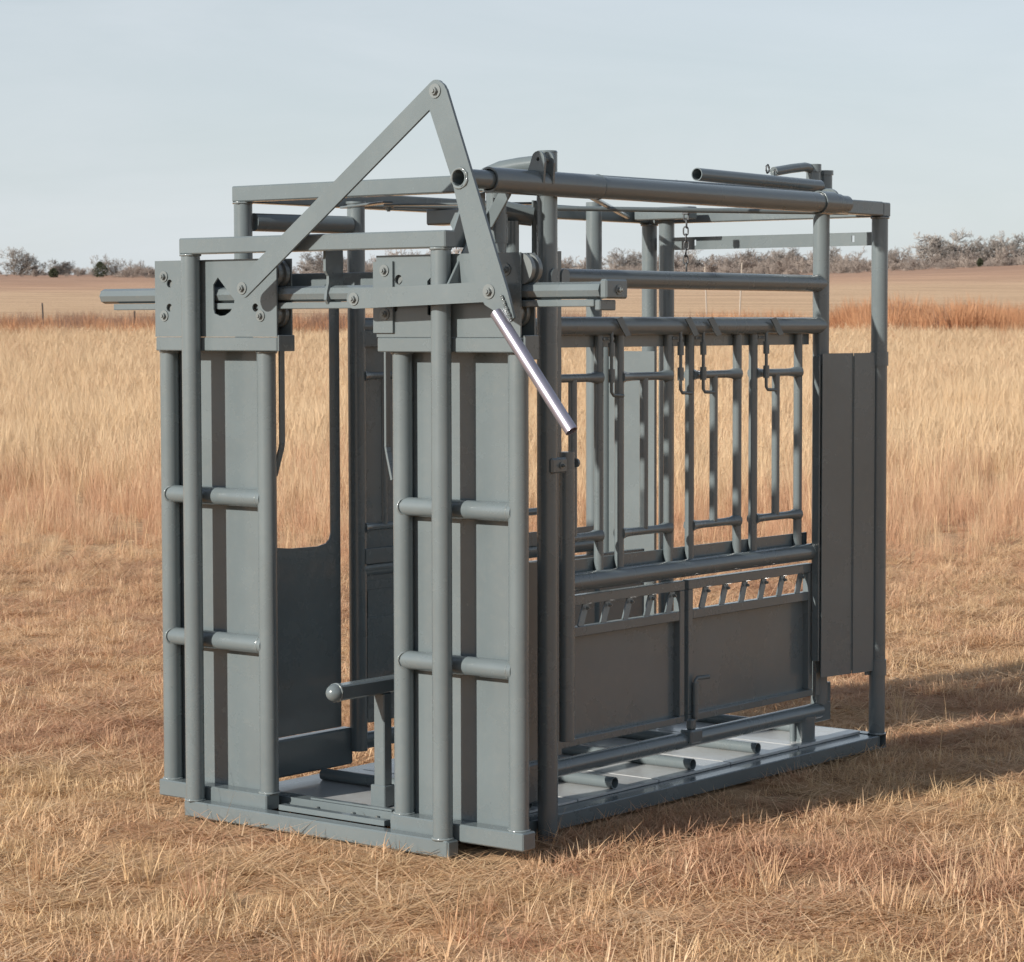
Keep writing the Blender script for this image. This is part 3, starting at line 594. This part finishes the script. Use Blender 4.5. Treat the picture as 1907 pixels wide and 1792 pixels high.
def scatter(name, lib, pts, rots, scls, idx, label):
    me = bpy.data.meshes.new(name); me.from_pydata([tuple(p) for p in pts], [], []); me.update()
    a = me.attributes.new('rot', 'FLOAT_VECTOR', 'POINT'); a.data.foreach_set('vector', np.asarray(rots, dtype=np.float32).ravel())
    a = me.attributes.new('scl', 'FLOAT_VECTOR', 'POINT'); a.data.foreach_set('vector', np.asarray(scls, dtype=np.float32).ravel())
    a = me.attributes.new('idx', 'INT', 'POINT'); a.data.foreach_set('value', np.asarray(idx, dtype=np.int32))
    o = bpy.data.objects.new(name, me); col.objects.link(o)
    o['kind'] = 'stuff'; o['label'] = label
    ng = bpy.data.node_groups.new(name, 'GeometryNodeTree'); ng.interface.new_socket('Geometry', in_out='INPUT', socket_type='NodeSocketGeometry'); ng.interface.new_socket('Geometry', in_out='OUTPUT', socket_type='NodeSocketGeometry')
    N = ng.nodes; Lk = ng.links
    gi = N.new('NodeGroupInput'); go = N.new('NodeGroupOutput'); ip = N.new('GeometryNodeInstanceOnPoints'); ci = N.new('GeometryNodeCollectionInfo')
    ci.inputs['Collection'].default_value = lib; ci.inputs['Separate Children'].default_value = True; ci.inputs['Reset Children'].default_value = True
    ip.inputs['Pick Instance'].default_value = True
    def named(n_, t_):
        q = N.new('GeometryNodeInputNamedAttribute'); q.data_type = t_; q.inputs['Name'].default_value = n_; return q.outputs['Attribute']
    Lk.new(gi.outputs[0], ip.inputs['Points']); Lk.new(ci.outputs[0], ip.inputs['Instance']); Lk.new(named('idx', 'INT'), ip.inputs['Instance Index'])
    Lk.new(named('rot', 'FLOAT_VECTOR'), ip.inputs['Rotation']); Lk.new(named('scl', 'FLOAT_VECTOR'), ip.inputs['Scale']); Lk.new(ip.outputs[0], go.inputs[0])
    md = o.modifiers.new('scatter', 'NODES'); md.node_group = ng
    return o
U = random.uniform
def spots(t0, t1, dens, margin=1.3, side=1.5, accept=None):
    """random points (s, t) in the field seen from the front, with room to the sides"""
    out = []; step = (t1-t0)/24
    for k in range(24):
        a = t0 + k*step; w = (a+step)*0.2*margin + side
        for _ in range(int(rng.poisson(dens*2*w*step))):
            s, t = U(-w, w), U(a, a+step)
            if accept is None or accept(s, t): out.append((s, t))
    return out
def under(x, y, m=0.0):   # inside the chute's footprint
    return (-0.02-m < x < 1.115+m and 0.19-m < y < 2.57+m) or (-0.20-m < x < 1.36+m and -0.015-m < y < 0.17+m)
# short, trampled grass round the chute
libs = []
for v in range(7):
    bl = []
    for _ in range(34):
        r = 0.075*math.sqrt(random.random()); th = U(0, 6.283)
        flat = random.random() < 0.6
        bl.append((r*math.cos(th), r*math.sin(th), U(0, 6.283), U(0.9, 1.5) if flat else U(0.05, 0.75), U(0.05, 0.13) if flat else U(0.03, 0.085), U(0.0024, 0.0048), U(-0.4, 0.9)))
    libs.append(blade_mesh(f'short_tuft_{v}', ('short', 'short', 'short', 'straw', 'straw', 'rust', 'rust')[v], bl, 3))
for v in range(5):                                             # flat litter
    bl = []
    for _ in range(40):
        r = 0.13*math.sqrt(random.random()); th = U(0, 6.283)
        bl.append((r*math.cos(th), r*math.sin(th), U(0, 6.283), U(1.30, 1.60), U(0.04, 0.16), U(0.0026, 0.0058), U(-0.12, 0.12)))
    libs.append(blade_mesh(f'litter_{v}', ('short', 'short', 'straw', 'rust', 'rust')[v], bl, 3))
libS = library('short_tufts', libs)
def edge_t(s): return 16.6 + 2.2*mnoise.noise((s*0.30, 0.0, 4.0)) + 1.2*mnoise.noise((s*1.3, 1.0, 4.0))
pts = []; ro = []; sl = []; ix = []
for s, t in spots(4.6, 18.6, 175, 1.4, 1.6):
    x, y = xy_of(s, t)
    if under(x, y, -0.01) or t > edge_t(s)+0.8: continue
    d = mnoise.noise((x*1.1, y*1.1, 2.0)) + 0.5*mnoise.noise((x*3.1, y*3.1, 7.0))
    near = under(x, y, 0.25); lit = random.random() < (0.85 if d < -0.22 else 0.35)
    if d < -0.22 and not lit: continue
    pn = mnoise.noise((x*0.7, y*0.7, 31.0)) + 0.6*mnoise.noise((x*2.3, y*2.3, 33.0)) + U(-0.35, 0.35); tone = 0 if -0.25 < pn < 0.40 else (1 if pn > 0 else 2)
    k = U(0.65, 1.15)*(1.0+0.35*d)*(0.92 if near else 1.0)*(1.12 if t < 7.6 else 0.95)
    if lit: k = U(0.8, 1.2); pts.append((x, y, height(s, t)+U(-0.006, 0.006))); ro.append((U(-0.08, 0.08), U(-0.08, 0.08), U(0, 6.283))); sl.append((k, k, k)); ix.append((7+random.randrange(2), 9, 10+random.randrange(2))[tone]); continue
    pts.append((x, y, height(s, t)-0.012)); ro.append((U(-0.15, 0.15), U(-0.15, 0.15), U(0, 6.283))); sl.append((k, k, k*U(0.75, 1.1))); ix.append((random.randrange(3), 3+random.randrange(2), 5+random.randrange(2))[tone])
scatter('short_grass', libS, pts, ro, sl, ix, 'short trampled straw coloured grass round the chute')
# taller stubble tufts in the foreground
libs = []
for v in range(5):
    bl = []
    for _ in range(42):
        r = 0.07*math.sqrt(random.random()); th = U(0, 6.283)
        bl.append((r*math.cos(th), r*math.sin(th), th+U(-0.8, 0.8), abs(random.gauss(0.25, 0.30)), U(0.06, 0.17), U(0.0028, 0.0048), U(-0.1, 0.7)))
    libs.append(blade_mesh(f'stubble_{v}', ('short', 'short', 'straw', 'rust', 'short')[v], bl, 4))
libB = library('stubble_tufts', libs)
pts = []; ro = []; sl = []; ix = []
for s, t in spots(4.6, 18.0, 20):
    x, y = xy_of(s, t)
    if under(x, y, 0.12): continue
    d = mnoise.noise((x*0.8, y*0.8, 12.0))
    if random.random() > 0.10 + 0.6*max(0, d) + (0.10 if t < 7.3 else 0.0) + (0.5 if t > 14.2 else 0.0): continue
    k = U(0.6, 1.15)*(1.0 if t < 7.6 else 0.62); k *= 0.7 if under(x, y, 0.5) else 1.0
    pts.append((x, y, height(s, t)-0.012)); ro.append((U(-0.1, 0.1), U(-0.1, 0.1), U(0, 6.283))); sl.append((k, k, k)); ix.append(random.randrange(5))
scatter('stubble_grass', libB, pts, ro, sl, ix, 'upright stubble tufts in the trampled grass')
# long loose straws lying or leaning
libs = []
for v in range(6):
    libs.append(blade_mesh(f'straw_{v}', 'straw', [(0, 0, 0, U(1.15, 1.5), U(0.22, 0.42), 0.0036, U(-0.15, 0.35))], 6))
libs.append(blade_mesh('straw_up', 'straw', [(0, 0, 0, U(0.1, 0.35), 0.34, 0.0030, 0.3)], 6))
libL = library('loose_straws', libs)
pts = []; ro = []; sl = []; ix = []
for s, t in spots(4.8, 18.0, 9):
    x, y = xy_of(s, t)
    if under(x, y, 0.02): continue
    pts.append((x, y, height(s, t)+0.015)); ro.append((0, 0, U(0, 6.283))); k = U(0.5, 1.25); sl.append((k, k, k)); ix.append(random.randrange(6) if random.random() < 0.88 else 6)
scatter('loose_straw', libL, pts, ro, sl, ix, 'pale loose straws lying across the trampled grass')
# standing grass beyond the cut patch
libs = []
for v in range(6):
    bl = []
    for _ in range(46):
        r = 0.16*math.sqrt(random.random()); th = U(0, 6.283)
        bl.append((r*math.cos(th), r*math.sin(th), U(0, 6.283), abs(random.gauss(0.14, 0.20)), U(0.22, 0.62), U(0.0035, 0.0070), U(-0.1, 0.75)))
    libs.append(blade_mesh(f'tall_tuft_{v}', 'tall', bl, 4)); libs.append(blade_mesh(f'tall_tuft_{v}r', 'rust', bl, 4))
libT = library('tall_tufts', libs)
pts = []; ro = []; sl = []; ix = []
def put_tall(s, t, k, wide):
    x, y = xy_of(s, t); pts.append((x, y, height(s, t)-0.02)); ro.append((U(-0.06, 0.06), U(-0.06, 0.06), U(0, 6.283))); sl.append((k*wide, k*wide, k)); ix.append(2*random.randrange(6) + (1 if random.random() < max(0.04, 0.95-(t-edge_t(s))/11.0 + 0.9*mnoise.noise((s*0.3, t*0.2, 21.0))) else 0))
for t0, t1, dens, wide in ((12.8, 26, 30, 1.0), (26, 42, 14, 1.5), (42, 62, 7, 2.2), (62, 84, 4, 3.0)):
    for s, t in spots(t0, t1, dens, 1.8, 3.0):
        e = edge_t(s)
        if t < e:
            x, y = xy_of(s, t)
            if random.random() < 0.30*math.exp(-(e-t)/1.3) and not under(x, y, 0.6): put_tall(s, t, U(0.16, 0.40), 0.8)
            continue
        g = (t-e)/10.5
        if g < 0.25 and random.random() > 0.25+3.0*g: continue
        k = U(0.65, 1.15)*(0.20 + 0.72*min(1.0, g)**0.85); k *= 1+0.30*mnoise.noise((s*0.3, t*0.3, 1.0))+0.15*mnoise.noise((s*1.1, t*0.9, 1.0))
        put_tall(s, t, k, wide)
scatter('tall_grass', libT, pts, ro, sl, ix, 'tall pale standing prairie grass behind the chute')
libs = []
for v in range(4):
    bl = [(U(-0.2, 0.2), U(-0.2, 0.2), U(0, 6.283), abs(random.gauss(0.08, 0.10)), U(0.5, 0.85), U(0.0035, 0.006), U(0.0, 0.5)) for _ in range(5)]
    libs.append(blade_mesh(f'stalk_{v}', 'straw', bl, 5))
libK = library('tall_stalks', libs)
pts = []; ro = []; sl = []; ix = []
for s, t in spots(16.5, 44, 1.6, 1.7, 3.0):
    if t < edge_t(s)+0.6: continue
    x, y = xy_of(s, t); k = U(0.6, 1.1)*(0.45+0.55*min(1, (t-edge_t(s))/6)); pts.append((x, y, height(s, t)-0.02)); ro.append((0, 0, U(0, 6.283))); w_ = 1+t/40; sl.append((k*w_, k*w_, k)); ix.append(random.randrange(4))
scatter('grass_stalks', libK, pts, ro, sl, ix, 'single pale stalks standing above the tall grass')
# lodged, bent over straw along the edge of the cut patch
libs = []
for v in range(5):
    bl = [(U(-0.12, 0.12), U(-0.12, 0.12), U(-0.7, 0.7) + (math.pi if random.random() < 0.3 else 0), U(0.7, 1.35), U(0.18, 0.45), U(0.0035, 0.006), U(0.1, 0.9)) for _ in range(30)]
    libs.append(blade_mesh(f'lodged_{v}', 'rust' if v < 3 else 'straw', bl, 5))
libD = library('lodged_tufts', libs)
pts = []; ro = []; sl = []; ix = []
for s, t in spots(12.5, 20.5, 18, 1.7, 2.5):
    if t > edge_t(s)+3.0 or random.random() > 0.12 + 0.88*math.exp(-((t-edge_t(s)-0.3)/1.3)**2): continue
    x, y = xy_of(s, t)
    if under(x, y, 0.4): continue
    k = U(0.5, 1.0); pts.append((x, y, height(s, t)-0.01)); ro.append((0, 0, -YAW+U(-0.8, 0.8))); sl.append((k, k, k*0.8)); ix.append(random.randrange(5))
scatter('lodged_grass', libD, pts, ro, sl, ix, 'bent over reddish grass along the edge of the cut patch')
# russet bunchgrass and grey weeds along the fence line
libs = []
for v in range(5):
    bl = []
    for _ in range(60):
        r = 0.28*math.sqrt(random.random()); th = U(0, 6.283)
        bl.append((r*math.cos(th), r*math.sin(th), th+U(-0.7, 0.7), abs(random.gauss(0.16, 0.16)), U(0.5, 1.2), U(0.012, 0.026), U(0.0, 0.6)))
    libs.append(blade_mesh(f'weed_{v}', 'weed' if v < 3 else 'greyweed', bl, 4))
libW = library('weeds', libs)
pts = []; ro = []; sl = []; ix = []
for s, t in spots(83, 97, 3.2, 1.9, 6.0):
    x, y = xy_of(s, t); f = max(0.0, min(1.0, (s-4)/8))         # taller to the right
    cl = mnoise.noise((s*0.5, t*0.2, 8.0))
    k = U(0.5, 0.85)*(0.95+0.32*f) + 0.75*f*max(0, cl) + (0.30*max(0, cl) if f < 0.5 else 0)
    if 3.5 < s < 11.2:
        if cl < 0.12: continue
        k *= 0.8
    g = random.random() < (0.12 if f > 0.3 else (0.20 if t < 87 else 0.75))
    pts.append((x, y, height(s, t)-0.03)); ro.append((U(-0.1, 0.1), U(-0.1, 0.1), U(0, 6.283))); sl.append((k*1.2, k*1.2, k)); ix.append(3+random.randrange(2) if g else random.randrange(3))
scatter('fence_line_weeds', libW, pts, ro, sl, ix, 'russet and grey weeds along the far fence line')

# ------------------------------------------------------------------ fence posts
def at_px(px, t): return (px-953.5)/4829.4*t
for i, (px, t, h, kind, lab) in enumerate(((84, 88, 1.15, 'post', 'dark steel fence post in the weeds left of the gate rail'), (251, 90, 0.85, 'post', 'short dark fence post just below the end of the gate rail'),
        (1317, 96, 2.35, 'palepost', 'thin pale fence post left of the two seen under the rear rail'), (1376, 96, 2.5, 'palepost', 'thin pale fence post right of the two seen under the rear rail'))):
    s = at_px(px, t); x, y = xy_of(s, t); z = height(s, t)
    m = MB().box((-0.026, -0.008, -0.2), (0.026, 0.008, h)).box((-0.008, -0.038, -0.2), (0.008, -0.0085, h-0.02))
    o = m.build('fence_post', kind); o.location = (x, y, z); o.rotation_euler = (0.02, 0.04*(1 if i % 2 else -1), -YAW)
    tag(o, lab, 'fence post', 'fence posts at the field edge')

# ------------------------------------------------------------------ far trees and brush
def tree_mesh(seed, H, spread, depth=5, twig=0.035):
    rnd = random.Random(seed); V = []; F = []; T = []
    def seg(p, q, r0, r1, tn):
        a, u, w = basis(q-p); o = len(V)
        for c, r in ((p, r0), (q, r1)):
            for k in range(3): th = 2.0944*k; V.append(c + (u*math.cos(th) + w*math.sin(th))*r); T.append(tn)
        for k in range(3): F.append((o+k, o+(k+1) % 3, o+3+(k+1) % 3, o+3+k))
    trunkN = [0]
    def grow_(p, d, ln, r, lv):
        nseg = 3 if lv < 2 else 2; tn = rnd.random()
        for k in range(nseg):
            d = (d + Vector((rnd.gauss(0, 0.17), rnd.gauss(0, 0.17), rnd.gauss(0.05, 0.10)))).normalized()
            q = p + d*(ln/nseg); seg(p, q, max(r, twig), max(r*0.82, twig*0.8), tn); p = q; r *= 0.82
            if lv == 0 and k == nseg-1: trunkN[0] = len(F)
            if lv < depth and (k > 0 or lv > 0):
                for _ in range(rnd.choice((1, 2, 2)) if lv < depth-1 else 2):
                    a = rnd.uniform(0, 6.283); tilt = rnd.uniform(0.35, 0.95)*spread; aa, u, w = basis(d)
                    grow_(p, (d*math.cos(tilt) + (u*math.cos(a) + w*math.sin(a))*math.sin(tilt)).normalized(), ln*rnd.uniform(0.55, 0.82), r*rnd.uniform(0.5, 0.7), lv+1)
    grow_(Vector((0, 0, -0.3)), Vector((0, 0, 1)), H*0.30, H*0.034, 0)
    zmax = max(v.z for v in V); k = H/zmax
    V = [v*k for v in V]
    return V, F, T, trunkN[0]
def split_mesh(name, V, F, T, a, b):
    used = sorted({i for f in F[a:b] for i in f}); mp_ = {v: i for i, v in enumerate(used)}
    me = bpy.data.meshes.new(name); me.from_pydata([tuple(V[i]) for i in used], [], [tuple(mp_[i] for i in f) for f in F[a:b]]); me.update()
    at = me.attributes.new('tone', 'FLOAT', 'POINT'); at.data.foreach_set('value', [T[i] for i in used]); me.materials.append(M['bark']); return me
variants = []
for k in range(6):
    V, F, T, tn = tree_mesh(40+k, 1.0, 1.0+0.08*(k % 3), 6, 0.0026)
    # trunk faces come first in the list up to the first fork; the rest is the crown
    ntr = 9; variants.append((split_mesh(f'trunk_{k}', V, F, T, 0, ntr), split_mesh(f'crown_{k}', V, F, T, ntr, len(F))))
trees = [(25, 560, 6.2, 1.25, 'bare spreading tree near the left edge of the photo'), (124, 590, 4.0, 1.2, 'small bare tree between the two dark cedars at left'), (216, 560, 4.9, 1.0, 'slender bare tree left of the front head gate'),
         (598, 600, 6.5, 1.2, 'bare tree seen through the head gate opening left of the rail hanger'), (652, 610, 6.0, 1.2, 'bare tree seen through the head gate opening right of the rail hanger'),
         (1062, 600, 7.2, 1.15, 'bare tree just right of the front outer post'), (1145, 610, 7.0, 1.2, 'bare tree left of the two far posts of the chute'), (1182, 620, 6.2, 1.1, 'bare tree close to the left of the far corner post'),
         (1325, 600, 6.8, 1.15, 'bare tree right of the hanging chain'), (1400, 610, 6.2, 1.25, 'bare tree below the middle of the rear rail'), (1468, 600, 6.8, 1.1, 'bare tree left of the side post under the rear rail'),
         (1570, 605, 6.6, 1.2, 'bare tree between the side post and the rear corner post'), (1668, 600, 5.2, 1.3, 'low bare tree just right of the rear corner post'), (1742, 590, 9.4, 1.2, 'tallest bare tree right of the chute'),
         (1812, 600, 6.2, 1.3, 'bare tree right of the tallest one'), (1862, 590, 8.4, 1.2, 'bare tree second from the right edge'), (1898, 600, 8.6, 1.15, 'bare tree at the right edge of the photo')]
for i, (px, t, h, wd, lab) in enumerate(trees):
    s = at_px(px, t); x, y = xy_of(s, t); tm, cm = variants[i % 6]
    r = empty('bare_tree', (x, y, height(s, t)-0.2)); r.scale = (h*wd, h*wd, h); r.rotation_euler = (0, 0, i*1.3)
    tag(r, lab, 'tree', 'bare trees along the far side of the field')
    for nm, me in (('trunk', tm), ('crown', cm)):
        o = bpy.data.objects.new(nm, me); col.objects.link(o); o.parent = r
# brush belt that reads as one mass
libs = []
for k in range(5):
    V, F, T, tn = tree_mesh(90+k, 1.0, 0.95, 5, 0.0038)
    me = split_mesh(f'brush_{k}', V, F, T, 0, len(F)); me.materials.clear(); me.materials.append(M['brush']); libs.append(me)
libR = library('brush_clumps', libs)
pts = []; ro = []; sl = []; ix = []
for _ in range(2750):
    t = U(515, 680); s = U(-0.38*t, 0.38*t); px = 953.5 + s/t*4829.4
    x, y = xy_of(s, t); dens = mnoise.noise((s*0.03, t*0.01, 6.0))
    open_left = px < 240
    if open_left and random.random() < (0.80 if t < 590 else 0.45): continue
    h = (U(1.2, 2.6) if random.random() < 0.88 else U(3.0, 5.2))*(1+0.8*dens)*(0.5 if open_left else 1.0)*(0.85 if px < 700 else 1.15)
    pts.append((x, y, height(s, t)-0.1)); ro.append((0, 0, U(0, 6.283))); sl.append((h*1.1, h*1.1, h)); ix.append(random.randrange(5))
scatter('brush_belt', libR, pts, ro, sl, ix, 'grey brown leafless brush along the far side of the field')
# dark cedars
def cedar(px, t, h, w, lab):
    s = at_px(px, t); x, y = xy_of(s, t); rnd = random.Random(int(px)); bl = []
    r = empty('cedar_bush', (x, y, height(s, t)-0.1)); tag(r, lab, 'bush', 'dark cedars at the far field edge')
    MB().tube((0, 0, 0), (0, 0, h*0.8), 0.10, 8, r2=0.03).build('trunk', 'bark', r)
    V = []; F = []; T = []
    for _ in range(900):
        z = rnd.random()**0.8; rad = w*0.5*(math.sin(math.pi*(0.18+0.80*z))**0.8)*rnd.uniform(0.3, 1.0); th = rnd.uniform(0, 6.283)
        c = Vector((rad*math.cos(th), rad*math.sin(th), z*h)); n_ = Vector((rnd.gauss(0, 1), rnd.gauss(0, 1), rnd.gauss(0, 1))); a, u, v = basis(n_); k = rnd.uniform(0.10, 0.26); o = len(V)
        V += [c+u*k, c-u*k*0.5+v*k*0.6, c-u*k*0.4-v*k*0.7]; F.append((o, o+1, o+2)); T += [rnd.random()]*3
    me = bpy.data.meshes.new('crown'); me.from_pydata([tuple(v) for v in V], [], F); me.update(); at = me.attributes.new('tone', 'FLOAT', 'POINT'); at.data.foreach_set('value', T); me.materials.append(M['cedar'])
    o = bpy.data.objects.new('crown', me); col.objects.link(o); o.parent = r
cedar(103, 520, 1.9, 2.2, 'small round dark cedar near the left edge of the photo')
cedar(190, 525, 3.2, 3.4, 'larger dark cedar left of the head gate')
cedar(1823, 540, 1.7, 1.5, 'small dark cedar on the slope at right')
